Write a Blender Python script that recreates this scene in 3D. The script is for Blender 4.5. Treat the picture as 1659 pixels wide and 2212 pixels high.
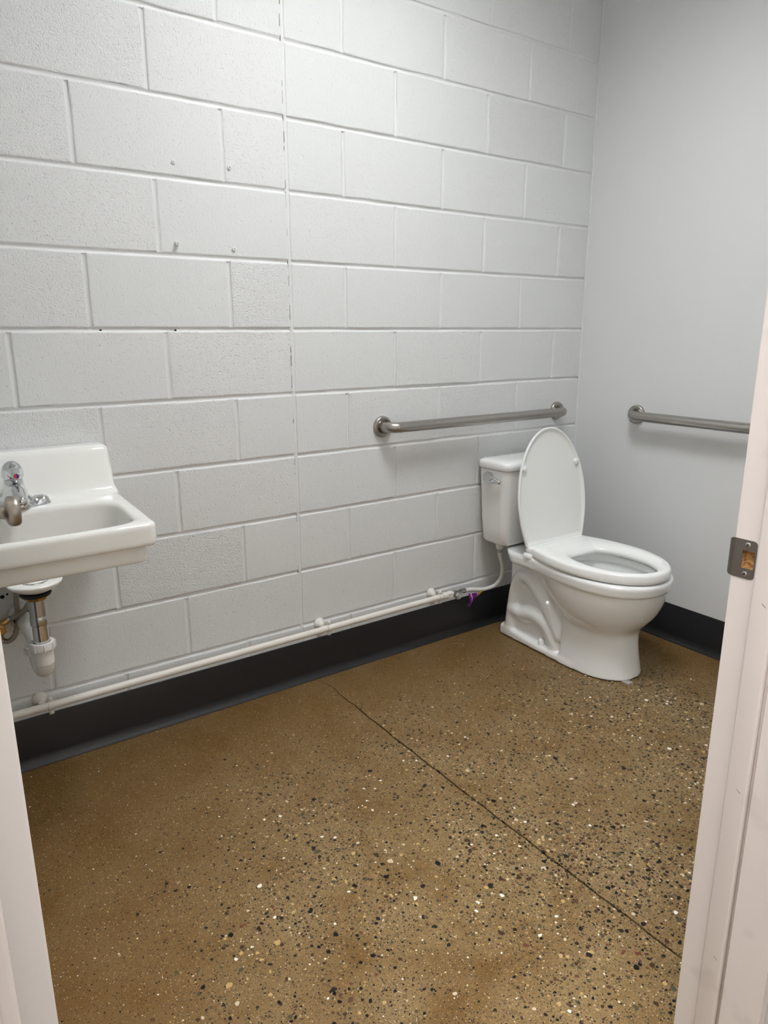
import bpy, bmesh, math, random
import numpy as np
from mathutils import Vector, Matrix

for _o in list(bpy.data.objects):
    bpy.data.objects.remove(_o)
SC = bpy.context.scene
COL = SC.collection
random.seed(7)
rng = np.random.default_rng(7)

# ------------------------------------------------------------------ camera, light, exposure
CAM_POS = (-1.0908, -2.0647, 1.2258)
CAM_R = (0.8185531, -0.57442827, -0.0017281)      # right
CAM_F = (0.55597338, 0.79300441, -0.24907349)     # forward
cam = bpy.data.cameras.new('camera')
cam.sensor_fit = 'VERTICAL'
cam.sensor_height = 36.0
cam.lens = 1520.25 / 2212.0 * 36.0
cam.clip_start = 0.02
cam_o = bpy.data.objects.new('camera', cam)
COL.objects.link(cam_o)
_r, _f = Vector(CAM_R).normalized(), Vector(CAM_F).normalized()
_u = _r.cross(_f).normalized()
_M = Matrix((_r, _u, -_f)).transposed().to_4x4()
_M.translation = Vector(CAM_POS)
cam_o.matrix_world = _M
SC.camera = cam_o

world = bpy.data.worlds.new('world')
SC.world = world
world.use_nodes = True
world.node_tree.nodes['Background'].inputs[0].default_value = (0.85, 0.9, 1.0, 1)
world.node_tree.nodes['Background'].inputs[1].default_value = 0.05

SC.view_settings.view_transform = 'Standard'
SC.view_settings.look = 'None'
SC.view_settings.exposure = 0.0
SC.view_settings.gamma = 1.0
SC.view_settings.use_curve_mapping = False

ROOM_LIGHT = 32.5       # emission strength of the bathroom ceiling panel
HALL_LIGHT = 30.0        # emission strength of the unseen hallway panel, added to light the jambs

# ------------------------------------------------------------------ room dimensions (metres)
XR, XL = 1.396, -1.23          # right wall, left wall (room faces)
YF = -1.565                    # room face of the door wall
YH = -1.692                    # hallway face of the jamb
ZC = 2.74                      # ceiling
BLK, ZB = 0.2032, 0.012        # block module, offset of the courses over the floor
XJ = -0.116                    # strike-side jamb face
XD = -1.0885                    # hinge-side jamb face

# ------------------------------------------------------------------ materials
def srgb(r, g, b):
    f = lambda c: ((c/255+0.055)/1.055)**2.4 if c/255 > 0.04045 else c/255/12.92
    return (f(r), f(g), f(b), 1)

class NT:
    def __init__(self, name):
        self.m = bpy.data.materials.new(name)
        self.m.use_nodes = True
        self.t = self.m.node_tree
        self.b = self.t.nodes['Principled BSDF']
    def n(self, kind, **kw):
        nd = self.t.nodes.new(kind)
        for k, v in kw.items():
            if k.startswith('i_'):
                key = k[2:]
                key = int(key) if key.isdigit() else key.replace('_', ' ')
                if hasattr(v, 'is_output'):
                    self.t.links.new(v, nd.inputs[key])
                else:
                    nd.inputs[key].default_value = v
            else:
                setattr(nd, k, v)
        return nd
    def link(self, a, b): self.t.links.new(a, b)
    def math(self, op, a, b=None, c=None, clamp=False):
        nd = self.t.nodes.new('ShaderNodeMath'); nd.operation = op; nd.use_clamp = clamp
        for i, v in enumerate((a, b, c)):
            if v is None: continue
            if hasattr(v, 'is_output'): self.t.links.new(v, nd.inputs[i])
            else: nd.inputs[i].default_value = v
        return nd.outputs[0]
    def mix(self, fac, a, b, mode='MIX'):
        nd = self.t.nodes.new('ShaderNodeMix'); nd.data_type = 'RGBA'; nd.blend_type = mode
        for i, v in ((0, fac), (6, a), (7, b)):
            if hasattr(v, 'is_output'): self.t.links.new(v, nd.inputs[i])
            else: nd.inputs[i].default_value = v
        return nd.outputs[2]
    def ramp(self, fac, stops, interp='LINEAR'):
        nd = self.t.nodes.new('ShaderNodeValToRGB'); cr = nd.color_ramp; cr.interpolation = interp
        while len(cr.elements) < len(stops): cr.elements.new(0.5)
        for e, (p, c) in zip(cr.elements, stops):
            e.position = p
            e.color = c if len(c) == 4 else (*c, 1)
        self.t.links.new(fac, nd.inputs[0])
        return nd.outputs[0]
    def sstep(self, v, a, b):
        nd = self.t.nodes.new('ShaderNodeMapRange'); nd.interpolation_type = 'SMOOTHSTEP'
        self.t.links.new(v, nd.inputs[0])
        nd.inputs[1].default_value = a; nd.inputs[2].default_value = b
        return nd.outputs[0]
    def set(self, **kw):
        for k, v in kw.items():
            key = k.replace('_', ' ')
            if hasattr(v, 'is_output'): self.link(v, self.b.inputs[key])
            else: self.b.inputs[key].default_value = v
        return self
    def bump(self, h, dist, strength=1.0):
        nd = self.n('ShaderNodeBump', i_Distance=dist)
        if hasattr(strength, 'is_output'): self.link(strength, nd.inputs['Strength'])
        else: nd.inputs['Strength'].default_value = strength
        self.link(h, nd.inputs['Height'])
        self.link(nd.outputs[0], self.b.inputs['Normal'])
        return nd
    def pos(self):
        return self.n('ShaderNodeNewGeometry').outputs['Position']

def plain(name, col, rough=0.5, metal=0.0, spec=0.5, **kw):
    m = NT(name)
    m.set(Base_Color=col, Roughness=rough, Metallic=metal, Specular_IOR_Level=spec, **kw)
    return m

M = {}

def mat_block():
    m = NT('painted_block')
    P = m.pos()
    rnd = m.n('ShaderNodeObjectInfo').outputs['Random']
    off = m.n('ShaderNodeVectorMath', operation='ADD')
    m.link(P, off.inputs[0])
    cmb = m.n('ShaderNodeCombineXYZ')
    m.link(m.math('MULTIPLY', rnd, 17.0), cmb.inputs[0]); m.link(m.math('MULTIPLY', rnd, 9.0), cmb.inputs[2])
    m.link(cmb.outputs[0], off.inputs[1])
    V = off.outputs[0]
    n1 = m.n('ShaderNodeTexNoise', i_Vector=V, i_Scale=150.0, i_Detail=3.0, i_Roughness=0.6).outputs[0]
    n2 = m.n('ShaderNodeTexNoise', i_Vector=V, i_Scale=70.0, i_Detail=2.0, i_Roughness=0.55).outputs[0]
    # pits: only the low tail of the noise makes holes
    p1 = m.sstep(n1, 0.30, 0.44)
    p2 = m.sstep(n2, 0.28, 0.40)
    coarse = m.n('ShaderNodeTexNoise', i_Vector=V, i_Scale=260.0, i_Detail=2.0).outputs[0]
    soft = m.n('ShaderNodeTexNoise', i_Vector=V, i_Scale=28.0, i_Detail=2.0).outputs[0]
    rough_blk = m.math('POWER', rnd, 2.0)
    h = m.math('ADD', m.math('MULTIPLY', p1, 0.75), m.math('MULTIPLY', p2, 0.7))
    h = m.math('ADD', h, m.math('MULTIPLY', coarse, m.math('MULTIPLY_ADD', rough_blk, 1.5, 0.35)))
    h = m.math('ADD', h, m.math('MULTIPLY', soft, 0.9))
    m.bump(h, 0.0015, m.math('MULTIPLY_ADD', rough_blk, 0.4, 0.6))
    c = m.mix(rnd, srgb(228, 230, 229), srgb(232, 233, 232))
    m.set(Base_Color=c, Roughness=0.48, Specular_IOR_Level=0.3)
    return m.m
M['block'] = mat_block()

def mat_mortar():
    m = NT('painted_mortar')
    P = m.pos()
    n1 = m.n('ShaderNodeTexNoise', i_Vector=P, i_Scale=120.0, i_Detail=3.0).outputs[0]
    n2 = m.n('ShaderNodeTexNoise', i_Vector=P, i_Scale=30.0, i_Detail=2.0).outputs[0]
    m.bump(m.math('ADD', m.math('MULTIPLY', n1, 0.5), n2), 0.0016, 0.6)
    m.set(Base_Color=srgb(230, 231, 230), Roughness=0.4, Specular_IOR_Level=0.4)
    return m.m
M['mortar'] = mat_mortar()

def mat_wall(name, col, bump=0.0003, rough=0.5):
    m = NT(name)
    P = m.pos()
    n1 = m.n('ShaderNodeTexNoise', i_Vector=P, i_Scale=160.0, i_Detail=2.0).outputs[0]
    n2 = m.n('ShaderNodeTexNoise', i_Vector=P, i_Scale=12.0, i_Detail=3.0).outputs[0]
    m.bump(m.math('ADD', n1, m.math('MULTIPLY', n2, 3.0)), bump, 0.5)
    m.set(Base_Color=col, Roughness=rough, Specular_IOR_Level=0.35)
    return m.m
M['wall'] = mat_wall('painted_drywall', srgb(228, 229, 229))
M['ceiling'] = mat_wall('ceiling_paint', srgb(238, 238, 236), 0.0005, 0.8)
M['rough_wall'] = mat_wall('rough_painted_block', srgb(214, 213, 212), 0.0016, 0.6)

def mat_trim():
    m = NT('trim_enamel')
    P = m.pos()
    # faint hand smudges with a shape of their own, low on the stop
    s = m.n('ShaderNodeTexNoise', i_Vector=P, i_Scale=14.0, i_Detail=2.0).outputs[0]
    n = m.n('ShaderNodeTexNoise', i_Vector=P, i_Scale=90.0, i_Detail=2.0).outputs[0]
    m.bump(n, 0.0003, 0.35)
    c = m.mix(m.math('MULTIPLY', m.sstep(s, 0.62, 0.72), 0.25), srgb(229, 223, 221), srgb(196, 190, 186))
    m.set(Base_Color=c, Roughness=0.38, Specular_IOR_Level=0.45)
    return m.m
M['trim'] = mat_trim()
M['door'] = mat_wall('door_enamel', srgb(232, 230, 228), 0.0002, 0.35)

def mat_floor():
    m = NT('polished_concrete')
    P = m.pos()
    sx = m.n('ShaderNodeSeparateXYZ'); m.link(P, sx.inputs[0])
    X, Y = sx.outputs[0], sx.outputs[1]
    big = m.n('ShaderNodeTexNoise', i_Vector=P, i_Scale=1.7, i_Detail=3.0, i_Roughness=0.55).outputs[0]
    mid = m.n('ShaderNodeTexNoise', i_Vector=P, i_Scale=6.0, i_Detail=4.0, i_Roughness=0.6).outputs[0]
    fine = m.n('ShaderNodeTexNoise', i_Vector=P, i_Scale=420.0, i_Detail=3.0, i_Roughness=0.7).outputs[0]
    # depth of the grind: the edges along the walls were ground by hand and expose little stone
    dy = m.sstep(m.math('MULTIPLY', Y, -1.0), 0.12, 0.95)
    dx = m.sstep(m.math('SUBTRACT', X, XL), 0.25, 1.0)
    dr = m.sstep(m.math('SUBTRACT', XR, X), 0.05, 0.45)
    grind = m.math('MULTIPLY', m.math('MULTIPLY', dy, dx), dr)
    ex = m.math('ADD', 0.62, m.math('MULTIPLY', m.math('SUBTRACT', big, 0.5), 2.0))
    ex = m.math('ADD', ex, m.math('MULTIPLY', m.math('SUBTRACT', mid, 0.5), 0.6), clamp=True)
    ex = m.math('MULTIPLY', ex, m.math('POWER', grind, 0.8), clamp=True)
    # cement paste
    paste = m.ramp(m.math('ADD', m.math('MULTIPLY', mid, 0.65), m.math('MULTIPLY', big, 0.45)),
                   [(0.36, srgb(130, 100, 55)), (0.50, srgb(155, 129, 88)), (0.64, srgb(169, 145, 105)), (0.8, srgb(182, 160, 121))])
    edge = m.math('SUBTRACT', 1.0, grind)
    paste = m.mix(m.math('MULTIPLY', edge, 0.6), paste, srgb(122, 88, 42))
    paste = m.mix(m.math('MULTIPLY', m.math('SUBTRACT', fine, 0.32, clamp=True), 1.1, clamp=True), m.mix(1.0, paste, (0.62, 0.60, 0.56, 1), 'MULTIPLY'), paste)
    # irregular coordinates so the stones are not round
    wob = m.n('ShaderNodeTexNoise', i_Vector=P, i_Scale=75.0, i_Detail=1.0).outputs[1]
    def warped(amt):
        v = m.n('ShaderNodeVectorMath', operation='MULTIPLY_ADD')
        m.link(wob, v.inputs[0]); v.inputs[1].default_value = (amt, amt, 0); m.link(P, v.inputs[2])
        return v.outputs[0]
    stone_cols = [(0.0, srgb(14, 15, 16)), (0.19, srgb(34, 30, 24)), (0.32, srgb(64, 46, 30)), (0.44, srgb(84, 64, 42)), (0.53, srgb(98, 62, 44)),
                  (0.58, srgb(78, 74, 56)), (0.68, srgb(116, 96, 66)), (0.79, srgb(138, 110, 74)), (0.88, srgb(184, 156, 104)), (0.94, srgb(200, 184, 156)), (0.980, srgb(232, 226, 214))]
    def stones(col, scale, rmin, rmax, dens0, dens1, warp, off):
        vv = m.n('ShaderNodeVectorMath', operation='ADD'); m.link(warped(warp), vv.inputs[0]); vv.inputs[1].default_value = off
        sq = m.n('ShaderNodeVectorMath', operation='MULTIPLY'); m.link(vv.outputs[0], sq.inputs[0]); sq.inputs[1].default_value = (1, 1, 0)
        vo = m.n('ShaderNodeTexVoronoi', voronoi_dimensions='2D', i_Vector=sq.outputs[0], i_Scale=scale, i_Randomness=0.95)
        sp = m.n('ShaderNodeSeparateColor'); m.link(vo.outputs['Color'], sp.inputs[0])
        r = m.math('MULTIPLY_ADD', m.math('POWER', sp.outputs[0], 1.6), rmax-rmin, rmin)
        inside = m.math('LESS_THAN', vo.outputs['Distance'], r)
        dens = m.math('MULTIPLY_ADD', ex, dens1-dens0, dens0)
        keep = m.math('LESS_THAN', sp.outputs[1], dens)
        k = m.math('MULTIPLY', inside, keep)
        return m.mix(k, col, m.ramp(sp.outputs[2], stone_cols, 'CONSTANT'))
    c = stones(paste, 420.0, 0.16, 0.44, 0.36, 0.72, 0.002, (3.1, 1.7, 0))
    c = stones(c, 190.0, 0.15, 0.42, 0.08, 0.74, 0.004, (0.3, 5.2, 0))
    c = stones(c, 100.0, 0.16, 0.46, -0.06, 0.86, 0.007, (7.7, 2.3, 0))
    c = stones(c, 56.0, 0.15, 0.38, -0.16, 0.54, 0.012, (1.9, 9.1, 0))
    m.bump(fine, 0.0003, 0.25)
    m.set(Base_Color=c, Roughness=m.math('MULTIPLY_ADD', mid, 0.25, 0.26), Specular_IOR_Level=0.2)
    return m.m
M['floor'] = mat_floor()
M['cut'] = plain('saw_cut_dark', srgb(34, 27, 19), 0.9).m  # dark brown strip along the bottom of the cut
M['rubber'] = mat_wall('black_rubber', srgb(29, 30, 33), 0.0002, 0.36)
M['rubber'].node_tree.nodes['Principled BSDF'].inputs['Specular IOR Level'].default_value = 0.55

def mat_porcelain():
    m = NT('porcelain')
    m.set(Base_Color=srgb(246, 247, 245), Roughness=0.09, Specular_IOR_Level=0.5, Coat_Weight=0.4, Coat_Roughness=0.04)
    return m.m
M['porcelain'] = mat_porcelain()
M['sinkware'] = plain('sink_porcelain', srgb(246, 246, 241), 0.09, Coat_Weight=0.4, Coat_Roughness=0.04).m
M['seat'] = plain('seat_plastic', srgb(249, 250, 247), 0.16).m
M['chrome'] = plain('chrome', (0.64, 0.65, 0.66, 1), 0.05, 1.0).m
M['dull_chrome'] = plain('satin_chrome', (0.55, 0.55, 0.55, 1), 0.22, 1.0).m
def mat_brushed(name, col, rough, scale, axis):
    m = NT(name)
    P = m.pos()
    mp = m.n('ShaderNodeMapping', i_Vector=P, i_Scale=scale)
    n = m.n('ShaderNodeTexNoise', i_Vector=mp.outputs[0], i_Scale=1.0, i_Detail=3.0).outputs[0]
    m.bump(n, 0.0002, 0.25)
    m.set(Base_Color=col, Metallic=1.0, Roughness=m.math('MULTIPLY_ADD', n, 0.16, rough))
    return m.m
M['steel_x'] = mat_brushed('brushed_stainless', (0.42, 0.40, 0.37, 1), 0.22, (9, 900, 900), 0)
M['steel_y'] = mat_brushed('brushed_stainless_bar', (0.42, 0.40, 0.37, 1), 0.22, (900, 9, 900), 1)
M['nickel'] = mat_brushed('satin_nickel', (0.43, 0.39, 0.34, 1), 0.26, (900, 900, 40), 2)
M['plate'] = plain('dark_nickel_plate', (0.23, 0.21, 0.19, 1), 0.34, 1.0).m
M['pvc'] = plain('white_pvc', srgb(232, 230, 226), 0.32).m
M['pipe_paint'] = mat_wall('pipe_paint', srgb(236, 231, 223), 0.0003, 0.34)
M['brass'] = plain('brass', (0.55, 0.36, 0.14, 1), 0.28, 1.0).m
M['black'] = plain('gasket_gap_black', srgb(14, 14, 14), 0.5).m
M['galv'] = mat_wall('painted_steel_plate', srgb(196, 197, 195), 0.0004, 0.4)
M['dark'] = plain('void_shade', srgb(12, 11, 10), 0.9).m  # near-black that paints the shade inside holes and slots
M['red'] = plain('red_enamel', srgb(190, 12, 26), 0.3).m
M['blue'] = plain('blue_enamel', srgb(22, 30, 120), 0.3).m
M['hose'] = plain('white_vinyl_hose', srgb(226, 227, 224), 0.3).m
M['shim'] = plain('clear_plastic_shim', srgb(170, 170, 165), 0.2).m

def mat_braid():
    m = NT('braided_steel')
    P = m.pos()
    w = m.n('ShaderNodeTexWave', i_Vector=P, i_Scale=140.0, i_Distortion=1.0).outputs[1]
    m.bump(w, 0.0008, 0.7)
    m.set(Base_Color=(0.36, 0.33, 0.29, 1), Metallic=1.0, Roughness=0.34)
    return m.m
M['braid'] = mat_braid()
def mat_wood():
    m = NT('raw_pine')
    P = m.pos()
    mp = m.n('ShaderNodeMapping', i_Vector=P, i_Scale=(120, 120, 300))
    n = m.n('ShaderNodeTexNoise', i_Vector=mp.outputs[0], i_Scale=1.0, i_Detail=4.0).outputs[0]
    m.set(Base_Color=m.ramp(n, [(0.3, srgb(140, 92, 44)), (0.7, srgb(226, 188, 130))]), Roughness=0.8)
    return m.m
M['wood'] = mat_wood()
def mat_tag():
    m = NT('purple_printed_film')
    tc = m.n('ShaderNodeTexCoord').outputs['UV']
    s = m.n('ShaderNodeSeparateXYZ'); m.link(tc, s.inputs[0])
    u, v = s.outputs[0], s.outputs[1]
    wv = m.n('ShaderNodeTexWave', i_Vector=tc, i_Scale=0.9, i_Distortion=9.0, i_Detail=2.0).outputs[1]
    c = m.mix(m.sstep(wv, 0.93, 0.97), srgb(112, 14, 120), srgb(216, 176, 214))
    def blob(cu, cv, r):
        d = m.math('ADD', m.math('POWER', m.math('SUBTRACT', u, cu), 2.0), m.math('POWER', m.math('SUBTRACT', v, cv), 2.0))
        return m.math('LESS_THAN', d, r*r)
    c = m.mix(blob(0.78, 0.82, 0.24), c, srgb(214, 178, 46))
    c = m.mix(blob(0.72, 0.72, 0.12), c, srgb(236, 228, 214))
    m.set(Base_Color=c, Roughness=0.25)
    return m.m
M['tag'] = mat_tag()

def mat_emit(name, col, strength):
    m = NT(name)
    m.set(Base_Color=(0.9, 0.9, 0.9, 1), Emission_Color=col, Emission_Strength=strength)
    return m.m
M['panel'] = mat_emit('room_light_diffuser', (0.985, 1.0, 1.01, 1), ROOM_LIGHT)
M['hall_panel'] = mat_emit('hall_light_diffuser', (1.0, 0.96, 0.93, 1), HALL_LIGHT)

# ------------------------------------------------------------------ mesh helpers (all coordinates are world metres)
ORG = {}
def empty(name, loc, label=None, cat=None, group=None):
    o = bpy.data.objects.new(name, None)
    o.empty_display_size = 0.05
    o.location = loc
    COL.objects.link(o)
    ORG[o.name] = Vector(loc)
    return tag(o, label, cat, group)
def tag(o, label=None, cat=None, group=None, kind=None):
    if label: o['label'] = label
    if cat: o['category'] = cat
    if group: o['group'] = group
    if kind: o['kind'] = kind
    return o
def obj(name, geo, mat, parent=None, smooth=False, angle=None, uv=None):
    """geo = (verts, faces) in world coordinates -> one mesh object."""
    vs, fs = geo
    vs = np.asarray(vs, float)
    if parent is None:
        org = Vector(((vs[:, 0].min()+vs[:, 0].max())/2, (vs[:, 1].min()+vs[:, 1].max())/2, vs[:, 2].min()))
    else:
        org = ORG[parent.name]
    me = bpy.data.meshes.new(name)
    loc = vs - np.array(org)
    if isinstance(fs, np.ndarray):
        fs = fs.tolist()
    me.from_pydata(loc.tolist(), [], [list(f) for f in fs])
    me.update()
    bm = bmesh.new(); bm.from_mesh(me)
    bmesh.ops.recalc_face_normals(bm, faces=bm.faces)
    bm.to_mesh(me); bm.free()
    if smooth:
        me.polygons.foreach_set('use_smooth', [True]*len(me.polygons))
        if angle:
            me.set_sharp_from_angle(angle=math.radians(angle))
    if uv is not None:
        lay = me.uv_layers.new(name='UVMap')
        for lp in me.loops:
            lay.data[lp.index].uv = uv[lp.vertex_index]
    me.materials.append(M[mat] if isinstance(mat, str) else mat)
    o = bpy.data.objects.new(name, me)
    COL.objects.link(o)
    if parent is None:
        o.location = org
        ORG[o.name] = org
    else:
        o.parent = parent
        ORG[o.name] = org
    return o
def join(*geos):
    V, F, n = [], [], 0
    for v, f in geos:
        v = np.asarray(v, float)
        V.append(v); F += [[i+n for i in q] for q in f]; n += len(v)
    return np.vstack(V), F
def box(lo, hi, bev=0.0, seg=2):
    bm = bmesh.new()
    bmesh.ops.create_cube(bm, size=1.0)
    for v in bm.verts:
        v.co = Vector([lo[i] + (v.co[i]+0.5)*(hi[i]-lo[i]) for i in range(3)])
    if bev > 0:
        bmesh.ops.bevel(bm, geom=bm.edges[:], offset=bev, segments=seg, profile=0.5, affect='EDGES')
    bm.verts.index_update()
    g = ([list(v.co) for v in bm.verts], [[v.index for v in f.verts] for f in bm.faces])
    bm.free()
    return g
def frames(pts):
    P = [Vector(p) for p in pts]
    T = []
    for i in range(len(P)):
        a = P[max(i-1, 0)]; b = P[min(i+1, len(P)-1)]
        T.append((b-a).normalized())
    up = Vector((0, 0, 1)) if abs(T[0].z) < 0.9 else Vector((1, 0, 0))
    N = [(up - T[0]*up.dot(T[0])).normalized()]
    for i in range(1, len(P)):
        n = N[-1] - T[i]*N[-1].dot(T[i])
        N.append(n.normalized())
    return P, T, N
def tube(pts, r, seg=16, caps=True):
    P, T, N = frames(pts)
    V, F = [], []
    for i, p in enumerate(P):
        ri = r[i] if hasattr(r, '__len__') else r
        B = T[i].cross(N[i])
        for k in range(seg):
            a = 2*math.pi*k/seg
            V.append(list(p + (N[i]*math.cos(a)+B*math.sin(a))*ri))
    for i in range(len(P)-1):
        for k in range(seg):
            F.append([i*seg+k, i*seg+(k+1) % seg, (i+1)*seg+(k+1) % seg, (i+1)*seg+k])
    if caps:
        F.append(list(range(seg))[::-1]); F.append([(len(P)-1)*seg+k for k in range(seg)])
    return V, F
def spline(ctrl, n=8):
    """Catmull-Rom through the control points."""
    C = [np.array(c, float) for c in ctrl]
    C = [2*C[0]-C[1]] + C + [2*C[-1]-C[-2]]
    out = []
    for i in range(1, len(C)-2):
        p0, p1, p2, p3 = C[i-1:i+3]
        for k in range(n):
            t = k/n
            out.append(0.5*((2*p1)+(-p0+p2)*t+(2*p0-5*p1+4*p2-p3)*t*t+(-p0+3*p1-3*p2+p3)*t**3))
    out.append(C[-2])
    return [list(p) for p in out]
def lathe(org, axis, prof, seg=24):
    """prof = [(distance along axis, radius)]"""
    A = Vector(axis).normalized()
    up = Vector((0, 0, 1)) if abs(A.z) < 0.9 else Vector((1, 0, 0))
    N = (up - A*up.dot(A)).normalized(); B = A.cross(N)
    V, F = [], []
    for d, r in prof:
        for k in range(seg):
            a = 2*math.pi*k/seg
            V.append(list(Vector(org) + A*d + (N*math.cos(a)+B*math.sin(a))*max(r, 1e-5)))
    for i in range(len(prof)-1):
        for k in range(seg):
            F.append([i*seg+k, i*seg+(k+1) % seg, (i+1)*seg+(k+1) % seg, (i+1)*seg+k])
    F.append(list(range(seg))[::-1]); F.append([(len(prof)-1)*seg+k for k in range(seg)])
    return V, F
def extrude_profile(prof, a, b, frame):
    """prof: closed 2D polygon; frame(s, p, q) -> world point."""
    n = len(prof)
    V = [frame(a, p, q) for p, q in prof] + [frame(b, p, q) for p, q in prof]
    F = [[i, (i+1) % n, n+(i+1) % n, n+i] for i in range(n)]
    F += [list(range(n))[::-1], [n+i for i in range(n)]]
    return V, F

# signed-distance modelling, meshed with naive surface nets
def grid(lo, hi, h):
    ax = [np.arange(lo[i], hi[i]+h*0.5, h, dtype=np.float32) for i in range(3)]
    return (*np.meshgrid(*ax, indexing='ij'), ax)
def smin(a, b, k):
    h = np.clip(0.5+0.5*(b-a)/k, 0, 1)
    return b*(1-h)+a*h - k*h*(1-h)
def smax(a, b, k): return -smin(-a, -b, k)
def sd_box(U, V, Z, lo, hi, r=0.0):
    q = [np.abs(W-(lo[i]+hi[i])/2)-(hi[i]-lo[i])/2+r for i, W in enumerate((U, V, Z))]
    out = np.sqrt(sum(np.maximum(w, 0)**2 for w in q))
    return out + np.minimum(np.maximum(np.maximum(q[0], q[1]), q[2]), 0) - r
def sd_tube(U, V, Z, pts, r):
    d = None
    for i in range(len(pts)-1):
        a = np.array(pts[i], float); b = np.array(pts[i+1], float); ab = b-a; L = max(float(ab@ab), 1e-12)
        ra, rb = (r[i], r[i+1]) if hasattr(r, '__len__') else (r, r)
        t = np.clip(((U-a[0])*ab[0]+(V-a[1])*ab[1]+(Z-a[2])*ab[2])/L, 0, 1)
        dd = np.sqrt((U-a[0]-t*ab[0])**2+(V-a[1]-t*ab[1])**2+(Z-a[2]-t*ab[2])**2)-(ra+(rb-ra)*t)
        d = dd if d is None else np.minimum(d, dd)
    return d
def sd_ell(U, V, Z, c, r):
    k0 = np.sqrt(((U-c[0])/r[0])**2+((V-c[1])/r[1])**2+((Z-c[2])/r[2])**2)
    k1 = np.sqrt(((U-c[0])/r[0]**2)**2+((V-c[1])/r[1]**2)**2+((Z-c[2])/r[2]**2)**2)
    return k0*(k0-1)/np.maximum(k1, 1e-6)
def surface_nets(Fd, ax, h, smooth=2):
    neg = Fd < 0
    s = [neg[i:neg.shape[0]-1+i, j:neg.shape[1]-1+j, k:neg.shape[2]-1+k] for i in (0, 1) for j in (0, 1) for k in (0, 1)]
    cnt = sum(x.astype(np.int8) for x in s)
    cells = np.argwhere((cnt > 0) & (cnt < 8))
    idx = -np.ones(cnt.shape, np.int64)
    idx[tuple(cells.T)] = np.arange(len(cells))
    acc = np.zeros((len(cells), 3)); num = np.zeros(len(cells))
    cs = [(i, j, k) for i in (0, 1) for j in (0, 1) for k in (0, 1)]
    for a in cs:
        for d in range(3):
            if a[d]: continue
            b = list(a); b[d] = 1
            fa = Fd[tuple((cells+np.array(a)).T)]; fb = Fd[tuple((cells+np.array(b)).T)]
            m = (fa < 0) != (fb < 0)
            t = np.where(m, fa/np.where(fa-fb == 0, 1, fa-fb), 0)
            p = np.array(a, float)[None, :].repeat(len(cells), 0)
            p[:, d] += t
            acc[m] += p[m]; num += m
    V = np.array([a[0] for a in ax]) + (cells + acc/num[:, None])*h
    Fc = []
    for d in range(3):
        e = [0, 0, 0]; e[d] = 1
        sl0 = tuple(slice(0, -1) if i == d else slice(1, -1) for i in range(3))
        sl1 = tuple(slice(1, None) if i == d else slice(1, -1) for i in range(3))
        a, b = neg[sl0], neg[sl1]
        ed = np.argwhere(a != b)
        off = np.array([0 if i == d else 1 for i in range(3)])
        g = ed + off
        o1, o2 = [i for i in range(3) if i != d]
        v1 = np.zeros(3, int); v1[o1] = 1
        v2 = np.zeros(3, int); v2[o2] = 1
        q = np.stack([idx[tuple((g-v1-v2).T)], idx[tuple((g-v2).T)], idx[tuple(g.T)], idx[tuple((g-v1).T)]], 1)
        Fc.append(q)
    Fc = np.vstack(Fc)
    for _ in range(smooth):
        S = np.zeros_like(V); C = np.zeros(len(V))
        for k in range(4):
            i, j = Fc[:, k], Fc[:, (k+1) % 4]
            np.add.at(S, i, V[j]); np.add.at(S, j, V[i]); np.add.at(C, i, 1); np.add.at(C, j, 1)
        V = 0.5*V + 0.5*S/np.maximum(C, 1)[:, None]
    return V, Fc

# ------------------------------------------------------------------ the setting
def structure(o): o['kind'] = 'structure'; return o

# floor: two slabs with a saw cut between them, running away from the block wall
def cut_x(y):
    s = 0.056 + 0.012*math.exp(-abs(y)/0.06)*math.cos(y*60) + 0.004*math.sin(y*3.1+0.5)
    return s + (0.0022*math.sin(y*41)+0.0016*math.sin(y*97+1)) * (1.0 if abs(y) < 0.3 else 0.45)
_ys = [0.06] + list(np.linspace(0.0, -3.7, 150))
def _w(y): return 0.0010+0.0017*min(1.0, max(0.0, (abs(y)-0.05)/0.3)) + 0.0003*math.sin(y*57)
L_e = [(cut_x(y)-_w(y), y) for y in _ys]; R_e = [(cut_x(y)+_w(y), y) for y in _ys]
fv, ff = [], []
for (x, y) in L_e: fv += [[-3.2, y, 0], [x, y, 0], [x, y, -0.012]]
nL = len(L_e)
for i in range(nL-1):
    a, b = 3*i, 3*(i+1)
    ff += [[a, b, b+1, a+1], [a+1, b+1, b+2, a+2]]
o0 = len(fv)
for (x, y) in R_e: fv += [[2.2, y, 0], [x, y, 0], [x, y, -0.012]]
for i in range(nL-1):
    a, b = o0+3*i, o0+3*(i+1)
    ff += [[a+1, b+1, b, a], [a+2, b+2, b+1, a+1]]
floor = structure(obj('floor', (fv, ff), 'floor'))
cv = []
for (x, y), (x2, y2) in zip(L_e, R_e): cv += [[x-0.001, y, -0.005], [x2+0.001, y, -0.005]]
obj('saw_cut', (cv, [[2*i, 2*i+1, 2*i+3, 2*i+2] for i in range(nL-1)]), 'cut', floor)

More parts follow.
